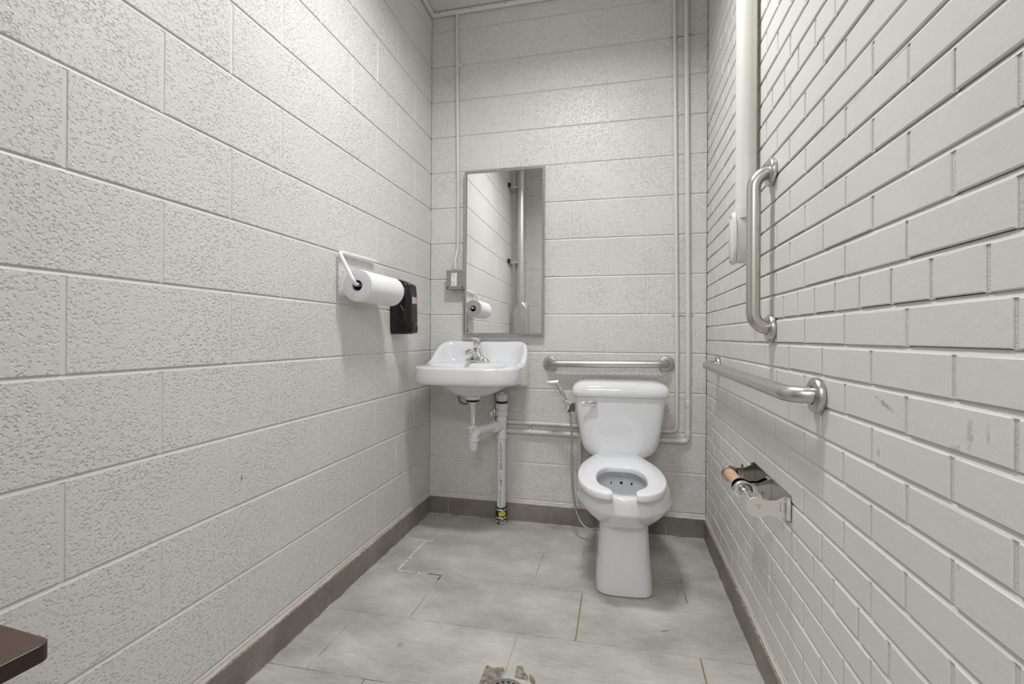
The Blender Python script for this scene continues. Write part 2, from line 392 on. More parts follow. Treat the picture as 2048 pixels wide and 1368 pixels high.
# ceiling with cove beads
mb = MB(); mb.box((-.02, -L-.15, H), (W+.02, .02, H+.03)); struct(mb.build('ceiling', 'ceiling', smooth=0))
for nm, a, b in (('trim_1', (.013, -L, H-.014), (.013, -.004, H-.014)), ('trim_2', (.004, -.013, H-.014), (W, -.013, H-.014)), ('trim_3', (W-.013, -L, H-.014), (W-.013, -.02, H-.014))):
    m = MB(); m.tube([a, b], .0135, 14)
    t_ = struct(m.build(nm, 'paint'))
    if nm == 'trim_2':
        m = MB()
        for x in (.055, .235, .44, .63): m.lathe([(0, 0), (.003, 0), (.003, .0015), (0, .002)], (x, -.0262, H-.016), (0, -1, 0), 10)
        m.build('nail', 'box_grey', t_)
# floor
mb = MB(); SK = .024
mb.add([(-.02, -L-.2, -.0018), (W+.02, -L-.2, -.0018), (W+.02, .02, -.0018), (-.02, .02, -.0018)], [(0, 1, 2, 3)], 1)
rows = [(-.357, 0.03, [.322, .905]), (-.660, -.357, [.133, .723, 1.320]), (-.968, -.660, [.332, .925]), (-1.272, -.968, [.140, .731, 1.317]),
        (-1.576, -1.272, [.335, .925]), (-1.88, -1.576, [.14, .73, 1.32]), (-2.184, -1.88, [.335, .925]), (-2.488, -2.184, [.14, .73, 1.32]), (-2.80, -2.488, [.335, .925])]
g = .0016
for ya, yb, js in rows:
    js = [-.02]+js+[W+.02]
    for a, b in zip(js[:-1], js[1:]):
        p = lambda x, y: (x, y+SK*x)
        c = .0008; A = [(a+g, ya+g), (b-g, ya+g), (b-g, yb-g), (a+g, yb-g)]
        I = [(a+g+c, ya+g+c), (b-g-c, ya+g+c), (b-g-c, yb-g-c), (a+g+c, yb-g-c)]
        vs = [(*p(*q), -.004) for q in A]+[(*p(*q), -.0008) for q in A]+[(*p(*q), 0) for q in I]
        fs = []
        for k in range(4):
            l = (k+1) % 4; fs += [(k, l, 4+l, 4+k), (4+k, 4+l, 8+l, 8+k)]
        fs.append((8, 9, 10, 11)); mb.add(vs, fs, 0)
def gstrip(x0, y0, x1, y1, wd, mi, seg=26, jit=.4, gap=0):
    d = Vector((x1-x0, y1-y0, 0)); nrm = Vector((-d.y, d.x, 0)).normalized()
    pr = None
    for i in range(seg+1):
        c = Vector((x0, y0+SK*x0, .0006))+Vector((d.x, d.y+SK*d.x, 0))*i/seg
        h1 = nrm*wd*(1+random.uniform(-jit, jit)); h2 = nrm*wd*(1+random.uniform(-jit, jit))
        cur = (c+h1, c-h2)
        if pr and random.random() > gap: mb.add([pr[0], pr[1], cur[1], cur[0]], [(0, 1, 2, 3)], mi)
        pr = cur
gstrip(.133, -.362, .133, -.655, .0042, 2, 34, .6, .05)
gstrip(.035, -.357, .175, -.357, .0034, 2, 20, .6, .05)
gstrip(.133, -.660, .27, -.660, .0030, 2, 24, .9, .2)
gstrip(.905, -.30, .905, -.02, .0010, 2, 20, .5, .2)
gstrip(.322, -.05, .322, -.34, .0014, 2, 20, .5, .1)
gstrip(.925, -.67, .925, -.965, .0022, 3, 20, .3)
gstrip(1.317, -.975, 1.317, -1.26, .0022, 3, 20, .3)
gstrip(.332, -.665, .332, -.70, .0016, 4, 4, .3)
gstrip(.27, -.660, .33, -.660, .0016, 4, 6, .3)
# bare mortar showing through chipped tile beside the drain
DX, DY = .752, -1.225
def blob(cx, cy, pts, z, mi):
    vs = [(cx+x, cy+y, z) for x, y in pts]; mb.add(vs, [tuple(range(len(vs)))], mi)
blob(.668, -1.125, [(0, 0), (.022, -.008), (.040, -.001), (.055, .001), (.060, -.016), (.058, -.07), (.03, -.15), (0, -.15)], .0004, 5)
blob(.766, -1.108, [(-.005, 0), (.012, .004), (.022, -.02), (.036, -.034), (.040, -.052), (.01, -.050), (-.002, -.046)], .0004, 5)
blob(.795, -1.14, [(.01, .008), (.026, -.004), (.036, -.03), (.036, -.08), (.02, -.08), (.022, -.03), (.012, -.01)], .0004, 5)
struct(mb.build('floor', ['tile', 'grout', 'chalk', 'rust_grout', 'dark', 'bare'], smooth=0))
# tile baseboards
def baseboard(name, mp, u0, u1, js, hz=.096, th=.010, top_dirty=True):
    mb = MB(); js = [u0]+js+[u1]
    for a, b in zip(js[:-1], js[1:]):
        a_, b_ = a+.0012, b-.0012; c = .0008; h = hz+random.uniform(-.001, .001)
        vs = [mp(a_, 0, 0), mp(b_, 0, 0), mp(b_, 0, th), mp(a_, 0, th), mp(a_, h, 0), mp(b_, h, 0), mp(b_, h, th-c), mp(a_, h, th-c), mp(a_, h-c, th), mp(b_, h-c, th)]
        mb.add(vs, [(3, 2, 9, 8), (0, 3, 8, 7, 4), (1, 2, 9, 6, 5)], 0)
        mb.add([vs[i] for i in (4, 5, 6, 7)], [(0, 1, 2, 3)], 1); mb.add([vs[i] for i in (7, 6, 9, 8)], [(0, 1, 2, 3)], 1)
    mb.add([mp(u0, 0, th-.0006), mp(u1, 0, th-.0006), mp(u1, hz-.002, th-.0006), mp(u0, hz-.002, th-.0006)], [(0, 1, 2, 3)], 2)
    # caulk bead on the top edge and grout bead on the floor
    N_ = 40; r1 = []; r2 = []
    for i in range(N_+1):
        u = u0+(u1-u0)*i/N_; t = random.uniform(.0012, .0040)
        r1.append([Vector(mp(u, hz+.0002, -.003)), Vector(mp(u, hz+.0002, t)), Vector(mp(u, hz+.006, t*.3)), Vector(mp(u, hz+.010, -.001))])
        r2.append([Vector(mp(u, .0001, th-.001)), Vector(mp(u, .0001, th+.0018)), Vector(mp(u, .0025, th+.0006)), Vector(mp(u, .004, th-.001))])
    mb.loft(r1, False, False, False, 3); mb.loft(r2, False, False, False, 2)
    return struct(mb.build(name, ['base_tile', 'tile_edge', 'grout', 'caulk'], smooth=0))
baseboard('baseboard_left', lambda u, z, d: (d, u, z), -L, -.012, [-2.17, -1.57, -.969, -.365])
baseboard('baseboard_back', lambda u, z, d: (u, -d, z), .0, W, [.12, .705, 1.30])
baseboard('baseboard_right', lambda u, z, d: (W-d, u, z), -L, -.012, [-1.85, -1.25, -.648])
baseboard('baseboard_front', lambda u, z, d: (u, -L+d, z), .012, .5, [.3])
# ------------------------------------------------------------------ ceiling light fixture
lf = thing('ceiling_light', 'white wraparound light fixture on the ceiling above the room', 'light', (LX, LY, H), 0, 'ceiling light fixtures')
m = MB(); m.box((-.26, -.10, -.045), (.26, .10, -.001)); m.build('housing', 'white_plastic', lf, bevel=.004)
m = MB(); m.loft([[Vector((x, .085*math.cos(t), -.045-.045*math.sin(t))) for t in [math.pi*i/12 for i in range(13)]] for x in (-.22, -.218, .218, .22)], True, True, True)
m.build('diffuser', 'diffuser', lf)
# ------------------------------------------------------------------ conduits on the back wall
def strap(parent, x, z, r, horizontal=False):
    m = MB(); pts = [(-r-.016, 0), (-r-.004, 0), (-r-.001, r), (-r*.7, r*1.75), (0, r*2.08), (r*.7, r*1.75), (r+.001, r), (r+.004, 0), (r+.016, 0)]
    rings = []
    for a, d in pts:
        if horizontal: rings.append([(x-.006, -d-.001, z+a), (x+.006, -d-.001, z+a), (x+.006, -d-.003, z+a), (x-.006, -d-.003, z+a)])
        else: rings.append([(x+a, -d-.001, z-.006), (x+a, -d-.001, z+.006), (x+a, -d-.003, z+.006), (x+a, -d-.003, z-.006)])
    m.loft(rings)
    for sgn in (-1, 1):
        q = (x, -.003, z+sgn*(r+.010)) if horizontal else (x+sgn*(r+.010), -.003, z)
        m.lathe([(.0035, 0), (.0035, .002), (.0015, .0035)], q, (0, -1, 0), 10)
    return m.build('pipe_strap', 'paint', parent)
def coupling(parent, p0, p1, r):
    m = MB(); a = Vector(p0); b = Vector(p1); m.tube([a, a+(b-a)*.04, b-(b-a)*.04, b], [r*.95, r, r, r*.95], 20); return m.build('coupling', 'paint', parent)
c1 = thing('electrical_conduit', 'white painted conduit running down from the ceiling to the grey outlet box', 'conduit', (.162, -.012, 1.387))
m = MB(); m.tube([(-.007, 0, 1.47), (-.002, 0, 1.0), (.007, 0, .42), (.007, 0, .12), (-.002, -.018, .05), (-.002, -.018, 0)], .0085, 14, .03); m.build('pipe', 'paint', c1)
m = MB(); m.tube([(.0, .001, 1.150), (.0, .001, 1.175)], .0115, 14); m.box((.0, .004, 1.156), (.028, .010, 1.170)); m.build('pipe_strap', 'paint', c1)
m = MB(); m.lathe([(.011, 0), (.013, .003), (.013, .010), (.010, .012), (.010, .020)], (-.002, -.018, .0), (0, 0, 1), 6); m.build('connector', 'paint', c1)
c2 = thing('water_pipe', 'slim white painted pipe, left of the pair down the back wall, turning behind the toilet', 'pipe', (1.34, 0, .535), 0, 'painted pipes on the back wall')
m = MB(); m.tube([(1.328, -.012, H-.03), (1.339, -.012, 1.8), (1.349, -.012, .95), (1.349, -.012, .534), (.86, -.012, .540), (.40, -.012, .545)], .0095, 16, .028)
m.v = [(x-1.34, y, z-.535) for x, y, z in m.v]; m.build('pipe', 'paint', c2)
c3 = thing('water_pipe', 'thicker white painted pipe, right of the pair down the back wall near the brick wall', 'pipe', (1.40, 0, .487), 0, 'painted pipes on the back wall')
m = MB(); m.tube([(1.384, -.0145, H-.03), (1.394, -.0145, 1.8), (1.402, -.0145, .95), (1.402, -.0145, .487), (.862, -.0145, .493), (.45, -.0145, .496)], .0125, 18, .022)
m.v = [(x-1.40, y, z-.487) for x, y, z in m.v]; m.build('pipe', 'paint', c3)
for prt, x, r, ox, oz in ((c2, 1.331, .0095, 1.34, .535), (c3, 1.389, .0125, 1.40, .487)):
    strap(prt, x-ox, 2.562-oz, r)
for prt, x, r, ox, oz in ((c2, 1.3475, .0095, 1.34, .535), (c3, 1.4005, .0125, 1.40, .487)): strap(prt, x-ox, 1.131-oz, r)
coupling(c3, (.002, -.0145, .210), (.002, -.0145, .171), .0138)
coupling(c3, (.002, -.0145, .055), (.002, -.0145, .020), .0138)
coupling(c2, (.009, -.012, .155), (.009, -.012, .150), .0102)
coupling(c2, (-.78+.0, -.012, .009), (-.795, -.012, .0092), .0102)
strap(c2, .590-1.34, .0065, .0095, True); strap(c3, .590-1.40, .0075, .0125, True)
# toilet supply stub
c4 = thing('supply_pipe', 'short white painted pipe dropping behind the toilet to its shutoff valve', 'pipe', (.862, -.0145, .20))
m = MB(); m.tube([(0, 0, .285), (0, 0, .02)], .0105, 16); m.build('pipe', 'paint', c4)
m = MB(); m.lathe([(.009, -.03), (.013, -.025), (.013, .02), (.009, .025)], (0, 0, .0), (0, 0, 1), 12); m.lathe([(.007, 0), (.007, .03), (.016, .032), (.016, .042), (.005, .044)], (0, 0, 0), (0, -1, 0), 14)
m.tube([(0, 0, -.01), (.02, -.01, -.03), (.035, -.02, .0), (.05, -.05, .20)], .004, 8, .02); m.build('shutoff_valve', 'chrome', c4)
# ------------------------------------------------------------------ outlet box
ob = thing('outlet_box', 'square grey surface outlet box with a white duplex receptacle left of the mirror', 'outlet', (.170, 0, 1.330))
m = MB(); m.box((-.052, -.046, -.053), (.052, -.001, .053)); m.build('box', 'box_grey', ob, bevel=.005)
m = MB(); m.box((-.054, -.052, -.0545), (.050, -.0465, .0545)); cp = m.build('cover_plate', 'box_grey', ob, bevel=.0035)
for sx in (-.045, .041):
    for sz in (-.045, .045):
        m = MB(); m.lathe([(.0045, 0), (.0045, .0012), (.0025, .002)], (sx, -.052, sz), (0, -1, 0), 12); m.build('screw', 'dark' if sz < 0 else 'box_grey', cp)
m = MB(); m.box((-.025, -.0555, -.037), (.009, -.0515, .037)); rc = m.build('receptacle', 'white_plastic', ob, bevel=.0015)
for z in (-.020, .024):
    m = MB(); m.box((-.0175, -.0560, z), (-.0150, -.0552, z+.008)); m.box((-.0035, -.0560, z+.001), (-.0015, -.0552, z+.007))
    m.lathe([(.0025, 0), (.0025, .0008)], (-.0085, -.0552, z-.008), (0, -1, 0), 10); m.build('slots', 'dark', rc)
# ------------------------------------------------------------------ mirror
mr = thing('wall_mirror', 'tall steel-framed mirror hanging above the sink', 'mirror', (.4395, -.0018, 1.020), R(.42))
MW, MH = .227, .918
m = MB(); m.add([(-MW+.008, -.022, .008), (MW-.008, -.022, .008), (MW-.008, -.022, MH-.008), (-MW+.008, -.022, MH-.008)], [(0, 1, 2, 3)])
m.add([(-MW+.008, -.004, .008), (MW-.008, -.004, .008), (MW-.008, -.004, MH-.008), (-MW+.008, -.004, MH-.008)], [(3, 2, 1, 0)])
m.build('glass', 'mirror', mr, smooth=0)
m = MB()
def chan(a, b, inward):
    """frame channel from a to b in the mirror plane, mitred"""
    w1 = .013; prof = [(0, .001), (0, .030), (.0025, .0335), (w1-.004, .0335), (w1, .029), (w1, .022), (w1, .001)]
    a = Vector(a); b = Vector(b); dr = (b-a).normalized(); inn = Vector(inward)
    rings = []
    for p, sg in ((a, 1), (b, -1)):
        rings.append([Vector((p.x, 0, p.z))+inn*u+dr*sg*u+Vector((0, -d, 0)) for u, d in prof])
    m.loft(rings, True, True, True)
chan((-MW, 0, 0), (MW, 0, 0), (0, 0, 1)); chan((MW, 0, MH), (-MW, 0, MH), (0, 0, -1)); chan((-MW, 0, MH), (-MW, 0, 0), (1, 0, 0)); chan((MW, 0, 0), (MW, 0, MH), (-1, 0, 0))
m.build('frame', 'mirror_frame', mr, smooth=30)
# ------------------------------------------------------------------ galvanized duct seen in the mirror
dx, dy = .108, -2.20
du = thing('metal_duct', 'round galvanized duct standing in the left corner, seen in the mirror', 'duct', (dx, dy, .95))
m = MB(); m.tube([(0, 0, .47), (0, 0, H-.96)], .055, 32); m.tube([(0, .0545, .5), (0, .0545, H-.97)], .0022, 6); m.build('pipe', 'galv', du)
m = MB(); m.tube([(0, 0, .40), (0, 0, .485)], .0575, 32); m.lathe([(.003, 0), (.003, .002), (.001, .003)], (.0, .0575, .46), (0, 1, 0), 8); m.build('collar', 'galv', du)
m = MB()
rings = []
for z, hx, hy, n_ in ((.41, .057, .057, 2), (.40, .060, .058, 2.4), (.37, .072, .060, 4), (.34, .074, .056, 9), (.32, .074, .056, 14), (.0, .074, .056, 14)):
    rings.append(superring(.008, 0, hx, hy, n_, z, 48))
m.loft(rings); m.build('boot', 'galv', du, smooth=25)
for z in (.82, 1.58):
    m = MB(); m.box((-.107, -.10, z-.020), (-.083, .13, z+.020)); st = m.build('strut_channel', 'galv', du, bevel=.002)
    m = MB(); m.box((-.107, .128, z-.021), (-.081, .140, z+.021)); m.build('end_cap', 'rubber', st)
    m = MB(); m.tube([(0, 0, z-.014), (0, 0, z+.014)], .0580, 32); m.box((.055, -.006, z-.012), (.072, .006, z+.012)); m.box((-.090, .050, z-.012), (0, .056, z+.012)); m.build('clamp', 'galv', du)
# ------------------------------------------------------------------ big conduit and fitting on the brick wall
bp = thing('vertical_conduit', 'wide white painted conduit running up the brick wall behind the upright grab bar', 'conduit', (W-.036, -.888, 1.249))
m = MB(); m.tube([(0, 0, .16), (0, 0, H-1.246)], .0315, 40); m.build('pipe', 'paint', bp)
m = MB(); rings = []
for x, a, b in ((.030, .030, .076), (.0, .031, .079), (-.032, .031, .079)):
    rings.append([Vector((x, p.x, p.y+.084)) for p in superring(0, 0, a, b, 3.2, 0, 40)])
m.loft(rings); m.tube([(0, 0, .145), (0, 0, .178)], .0365, 32); m.build('conduit_body', 'paint', bp, smooth=50)
m = MB(); rings = []
for x, a, b in ((-.0325, .031, .081), (-.034, .034, .084), (-.041, .034, .084), (-.044, .031, .081)):
    rings.append([Vector((x, p.x, p.y+.084)) for p in superring(0, 0, a, b, 2.6, 0, 40)])
m.loft(rings); cv = m.build('cover', 'paint', bp, smooth=50)
for z in (.013, .155):
    m = MB(); m.lathe([(.005, 0), (.005, .002), (.002, .004)], (-.0442, 0, z), (-1, 0, 0), 10); m.build('screw', 'steel', cv)
# ------------------------------------------------------------------ grab bars
def grab_bar(label, org, wall_dir, along, length, r=.0190, off=.057, bend=.045):
    """wall_dir: unit vector out of the wall; along: unit vector along the bar"""
    t = thing('grab_bar', label, 'grab bar', org, 0, 'stainless grab bars')
    o = Vector(wall_dir); a = Vector(along)
    m = MB(); m.tube([o*.002, o*off, o*off+a*length, o*.002+a*length], r, 28, bend, fs=14); m.build('bar', 'steel', t)
    for k in (0, 1):
        m = MB(); m.lathe([(.036, 0.001), (.0390, .002), (.0400, .006), (.0395, .011), (.037, .0145), (.030, .016), (.0225, .0165), (.0205, .0165), (.0195, .013)], a*length*k, o, 48)
        m.build('flange', 'steel', t)
    return t
grab_bar('steel grab bar on the block wall above the toilet tank', (.700, 0, .872), (0, -1, 0), (1, 0, 0.012), .597)
grab_bar('upright steel grab bar fixed to the brick wall', (W, -1.037, 1.042), (-1, 0, 0), (0, 0, 1), .450, off=.052)
grab_bar('long horizontal steel grab bar low on the brick wall', (W, -1.360, .888), (-1, 0, 0), (0, 1, 0.006), 1.050)
# ------------------------------------------------------------------ sink
SX = .331
sk = thing('wall_sink', 'white wall-hung porcelain sink in the left corner under the mirror', 'sink', (SX, 0, .70))
def sk_ring(s, zf, n=4.2, hw=.264, seg=96, yc=-.225, hb=.222, hf=.245):
    out = []
    for i in range(seg):
        t = 2*math.pi*i/seg; c, s_ = math.cos(t), math.sin(t)
        hh = hb if s_ > 0 else hf; nn = n+.9*s_
        x = .003+hw*s*math.copysign(abs(c)**(2/nn), c); y = yc+hh*s*math.copysign(abs(s_)**(2/nn), s_)
        out.append(Vector((x, y, zf(x, y, s))))
    return out
ZD = .172                                    # deck height above the origin
def rimz(y, x=0):
    q = max(0, min(abs(x-.003), .263)-.196); drop = .068-math.sqrt(max(.068**2-q*q, 0))
    return .166+(.122-drop)*smooth01((y+.235)/.185)
def sk_top(x, y, s):
    wd = smooth01((s-.80)/.17)
    bx, by = x/.205, (y+.285)/.135
    rb = math.sqrt(bx*bx+by*by); bw = -.125*smooth01((1.12-rb)/.62)
    base = (ZD+bw)
    return base*(1-wd)+rimz(y, x)*wd
m = MB(); rings = []
for s in [.02+.98*i/34 for i in range(35)]:
    if s > .975: break
    rings.append(sk_ring(s, sk_top))
rings.append(sk_ring(.985, lambda x, y, s: rimz(y, x)-.001))
rings.append(sk_ring(.997, lambda x, y, s: rimz(y, x)-.005))
rings.append(sk_ring(1.0, lambda x, y, s: rimz(y, x)-.012))
def apron(y): return .086-.030*smooth01((y+.32)/.25)
rings.append(sk_ring(1.0, lambda x, y, s: (rimz(y, x)-.012)*.5+apron(y)*.5))
rings.append(sk_ring(.995, lambda x, y, s: apron(y)+.012))
rings.append(sk_ring(.985, lambda x, y, s: apron(y)+.003))
rings.append(sk_ring(.96, lambda x, y, s: apron(y)-.003))
def under(x, y, s):
    d = math.hypot(x/.21, (y+.24)/.17); return max(apron(y)-.006-.072*smooth01((1.1-d)/.95), -.012)
for s in (.90, .84, .76, .66, .55, .45, .35, .27): rings.append(sk_ring(s, under, yc=-.225))
m.loft(rings, True, True)
basin = m.build('basin', 'porcelain', sk, smooth=70)
m = MB(); m.lathe([(.050, .03), (.046, .012), (.041, -.004), (.034, -.010)], (0, -.225, 0), (0, 0, 1), 32); m.build('drain_boss', 'porcelain', sk)
m = MB(); m.lathe([(.020, .0515), (.023, .053), (.022, .0545), (.014, .0545), (.0, .053)], (0, -.28, 0), (0, 0, 1), 24); m.build('drain', 'chrome', sk)
# tap
tp = thing('faucet', 'chrome single-lever faucet on the sink deck', 'faucet', (.312, -.088, .874))
m = MB(); rings = []
for z, a, b in ((0, .074, .026), (.004, .076, .028), (.012, .074, .027), (.020, .062, .025), (.030, .040, .024), (.042, .028, .024), (.058, .024, .0235), (.075, .022, .022), (.080, .021, .021)):
    rings.append(superring(0, 0, a, b, 2.6, z, 40))
m.loft(rings); m.build('body', 'chrome', tp, smooth=60)
m = MB(); P = [(0, 0, .030), (0, -.03, .040), (0, -.065, .055), (0, -.105, .064), (0, -.125, .060)]
rings = []
for i, (x, y, z) in enumerate(P): rings.append([Vector((x+.015*math.cos(t)*(1-.06*i), y, z+.011*math.sin(t)*(1-.04*i))) for t in [2*math.pi*k/20 for k in range(20)]])
m.loft(rings); m.lathe([(.011, 0), (.0125, -.004), (.0125, -.016), (.010, -.018)], (0, -.116, .056), (0, 0, 1), 20); m.build('spout', 'chrome', tp, smooth=60)
m = MB(); rings = []
for z, a, b, yy in ((.078, .0215, .0215, 0), (.082, .0235, .0235, 0), (.110, .0235, .024, -.001), (.122, .022, .024, -.003), (.128, .016, .02, -.006), (.130, .005, .006, -.006)): rings.append(superring(0, yy, a, b, 2.3, z, 32))
m.loft(rings)
rings = []
for y, z, a, b in ((.0, .120, .016, .006), (-.02, .124, .014, .005), (-.05, .130, .0125, .004), (-.068, .133, .011, .0035), (-.074, .134, .006, .002)): rings.append([Vector((a*math.cos(t)*1.0-.0*y, y, z+b*math.sin(t))) for t in [2*math.pi*k/20 for k in range(20)]])
m.loft(rings); m.build('lever', 'chrome', tp, smooth=60)
tp.rotation_euler = (0, 0, R(-8))
# plumbing below
dr = thing('sink_drain', 'chrome tailpiece and white plastic trap under the sink bowl', 'drain trap', (SX, -.225, .685))
m = MB(); m.lathe([(.034, 0), (.034, -.005), (.030, -.007)], (0, 0, .002), (0, 0, 1), 28); m.build('gasket', 'rubber', dr)
m = MB(); m.lathe([(.022, -.006), (.024, -.010), (.0235, -.014), (.0165, -.018), (.0165, -.14)], (0, 0, 0), (0, 0, 1), 28); m.build('tailpiece', 'chrome', dr)
m = MB(); TX, TY = .110, .175            # tee position relative to the tailpiece
m.tube([(0, 0, -.128), (0, 0, -.240), (.020, -.044, -.240), (.020, -.044, -.185)], .0195, 24, .0245, fs=14)
m.tube([(.020, -.044, -.195), (.022, -.044, -.150), (TX-.024, TY-.060, -.148)], .0185, 24, .05, fs=14)
m.build('trap', 'pvc', dr)
for p, ax, r_, h_ in (((0, 0, -.143), (0, 0, 1), .0265, .016), ((.022, -.044, -.197), (.0, 0.0, 1), .0275, .016), ((TX-.034, TY-.055, -.152), (.3, .95, 0), .0265, .020)):
    m = MB(); m.lathe([(r_*.9, 0), (r_, .002), (r_, h_-.002), (r_*.9, h_)], p, ax, 24); m.build('slip_nut', 'pvc', dr)
vp = thing('drain_pipe', 'white plastic drain pipe rising from the floor, printed in black, capped below the sink', 'pipe', (SX+TX, -.052, 0))
m = MB(); m.tube([(0, 0, .085), (0, 0, .465)], .0238, 32); vpipe = m.build('pipe', 'pvc', vp)
m = MB(); m.lathe([(.026, .461), (.0295, .463), (.0295, .481), (.0255, .486), (.0255, .553), (.0290, .557), (.0290, .574), (.0255, .576)], (0, 0, 0), (0, 0, 1), 32)
m.lathe([(.0285, -.002), (.0285, .016), (.0265, .018), (.0265, .055)], (-.026, -.066, .531), (.36, .93, 0), 28)
m.build('tee', 'pvc', vp)
m = MB(); m.lathe([(.0255, .575), (.0255, .584), (.0335, .585), (.0335, .611), (.0285, .612), (.0285, .623), (.0335, .624), (.0335, .650), (.030, .652)], (0, 0, 0), (0, 0, 1), 32); m.build('union', 'pvc', vp)
m = MB(); m.lathe([(.0305, .653), (.0315, .655), (.0315, .661), (.0305, .663)], (0, 0, 0), (0, 0, 1), 32); m.build('seal_ring', 'rubber', vp)
m = MB(); m.lathe([(.0275, .662), (.0275, .676), (.0315, .678), (.0315, .693), (.027, .699), (.015, .701), (.013, .712), (.0, .713)], (0, 0, 0), (0, 0, 1), 32); m.build('cap', 'pvc', vp)
m = MB(); m.lathe([(.0300, .024), (.0310, .028), (.0310, .086), (.0295, .090), (.024, .090)], (0, 0, 0), (0, 0, 1), 32); cpl = m.build('rubber_coupling', 'rubber', vp)
for z in (.031, .074):
    m = MB(); m.lathe([(.0312, z), (.0320, z+.001), (.0320, z+.010), (.0312, z+.011)], (0, 0, 0), (0, 0, 1), 32); m.box((.010, -.038, z-.001), (.022, -.028, z+.012)); m.build('hose_clamp', 'chrome', cpl)
m = MB()
arc = [(.0316*math.sin(a), -.0316*math.cos(a)) for a in [R(-12+72*i/14) for i in range(15)]]
m.loft([[Vector((x, y, .047)), Vector((x, y, .070))] for x, y in arc], False, False, False); m.build('sticker', 'yellow', cpl)
m = MB(); m.lathe([(.027, 0), (.028, .002), (.028, .024), (.026, .026)], (0, 0, 0), (0, 0, 1), 32); m.build('pipe_stub', 'dirty', vp)
def text_mesh(name, s, size, mp, matn, parent, bold=0):
    cu = bpy.data.curves.new(name, 'FONT'); cu.body = s; cu.size = size; cu.offset = bold
    o = bpy.data.objects.new(name, cu); col.objects.link(o)
    bpy.context.view_layer.update(); me = bpy.data.meshes.new_from_object(o.evaluated_get(bpy.context.evaluated_depsgraph_get()))
    bpy.data.objects.remove(o); wd = max((v.co.x for v in me.vertices), default=0)
    for v in me.vertices: v.co = mp(v.co.x, v.co.y)
    me.materials.clear(); me.materials.append(M[matn]); o = bpy.data.objects.new(name, me); col.objects.link(o); o.parent = parent
    return o, wd
def on_pipe(z0):
    def f(x, y):
        a = R(-4)+y/.0240; return Vector((.0241*math.sin(a), -.0241*math.cos(a), z0-x))
    return f
zt = .447
for s, sz, bd, gap in (('|', .008, 0, .022), ('CELLULAR CORE', .0155, .0003, .012), ('DWV', .0155, .0003, .0)):
    o_, wd = text_mesh('lettering', s, sz, on_pipe(zt-gap if s != '|' else zt), 'ink', vpipe, bd)
    if s == '|': bpy.data.objects.remove(o_); zt -= gap; continue
    zt -= wd+gap+.055
# small illegible printed ticks between the words
def ticks(z0, z1):
    z = z0
    while z > z1:
        h = random.uniform(.0015, .0032)
        if random.random() > .18:
            y0 = random.uniform(0, .0015); y1 = random.uniform(.0035, .0065)
            f = on_pipe(0); m.add([f(-z, y0), f(-z+h, y0), f(-z+h, y1), f(-z, y1)], [(0, 1, 2, 3)])
        z -= h+random.uniform(.0012, .0022)
for za_, zb_ in ((.443, .418), (.275, .232), (.185, .100)):
    m = MB(); ticks(za_, zb_); m.build('printed_line', 'ink', vpipe, smooth=0)
# water supplies under the sink
sv = thing('stop_valve', 'small chrome stop valve with a grey riser beside the drain pipe', 'valve', (.395, -.030, .585))
m = MB(); m.lathe([(.008, -.035), (.011, -.03), (.011, .02), (.008, .03)], (0, 0, 0), (0, 0, 1), 14); rings = []
for d, s_ in ((0, .4), (.002, 1), (.008, 1), (.010, .4)): rings.append([Vector((.008*s_*math.cos(t)-.010, -.022-d, .020*s_*math.sin(t))) for t in [2*math.pi*k/20 for k in range(20)]])
m.loft(rings); m.lathe([(.005, 0), (.005, .02)], (-.010, -.0, 0), (0, -1, 0), 10); m.build('valve', 'chrome', sv)
m = MB(); m.tube([(0, 0, .02), (.002, 0, .09), (-.004, -.02, .15), (-.01, -.03, .19)], .0055, 12, .04); m.build('riser', 'hose', sv)
m = MB(); m.tube([(.006, .004, -.035), (.006, .012, -.04)], .006, 10); m.build('elbow', 'chrome', sv)
hp = thing('supply_hose', 'grey braided hose looping out behind the sink bowl', 'hose', (.225, -.10, .70))
m = MB(); m.tube([(.02+.035*math.cos(t)-.0, -.0, -.018+.036*math.sin(t)) for t in [R(125+i*12) for i in range(19)]], .0062, 12); m.tube([(.055, 0, -.018), (.075, .0, .02), (.08, 0.01, .06)], .0062, 12, .02)
m.build('hose', 'braid', hp)
# ------------------------------------------------------------------ paper towel holder and roll
ty0, ty1, tx, tz = -.905, -.628, .082, 1.213
th = thing('towel_holder', 'white wire paper towel holder fixed to the left block wall', 'towel holder', (0, 0, tz))
yb = -.905+.02
m = MB(); m.tube([(.012, -.645, .128), (.012, ty0+.010, .123), (.014, ty0-.012, .118), (tx-.004, ty0-.022, .012), (tx-.002, ty0-.010, -.002), (tx, ty1+.02, -.002)], .0080, 16, .012)
m.build('wire_arm', 'wire_white', th)
tr = thing('paper_towel_roll', 'thick white paper towel roll on the wire holder', 'paper towel', (tx, ty0, tz))
ro, ri = .062, .0205
def rr(a): return ro*(1+.012*math.sin(a*2+.5))
m = MB(); seg = 64; Lr = ty1-ty0
prof = [(ri, .0015), (ro-.006, 0), (ro-.001, .0015), (ro, .006), (ro, Lr-.006), (ro-.002, Lr-.001), (ro-.008, Lr), (ri, Lr)]
rings = [[Vector((r*math.cos(2*math.pi*i/seg)*(1+.01*math.sin(4*math.pi*i/seg)), h, r*math.sin(2*math.pi*i/seg)-.006)) for i in range(seg)] for r, h in prof]
m.loft(rings[0:3], False, False, mi=1); m.loft(rings[2:6], False, False, mi=0); m.loft(rings[5:], False, False, mi=1)
m.build('towel', ['towel', 'towel_end'], tr, weld=True)
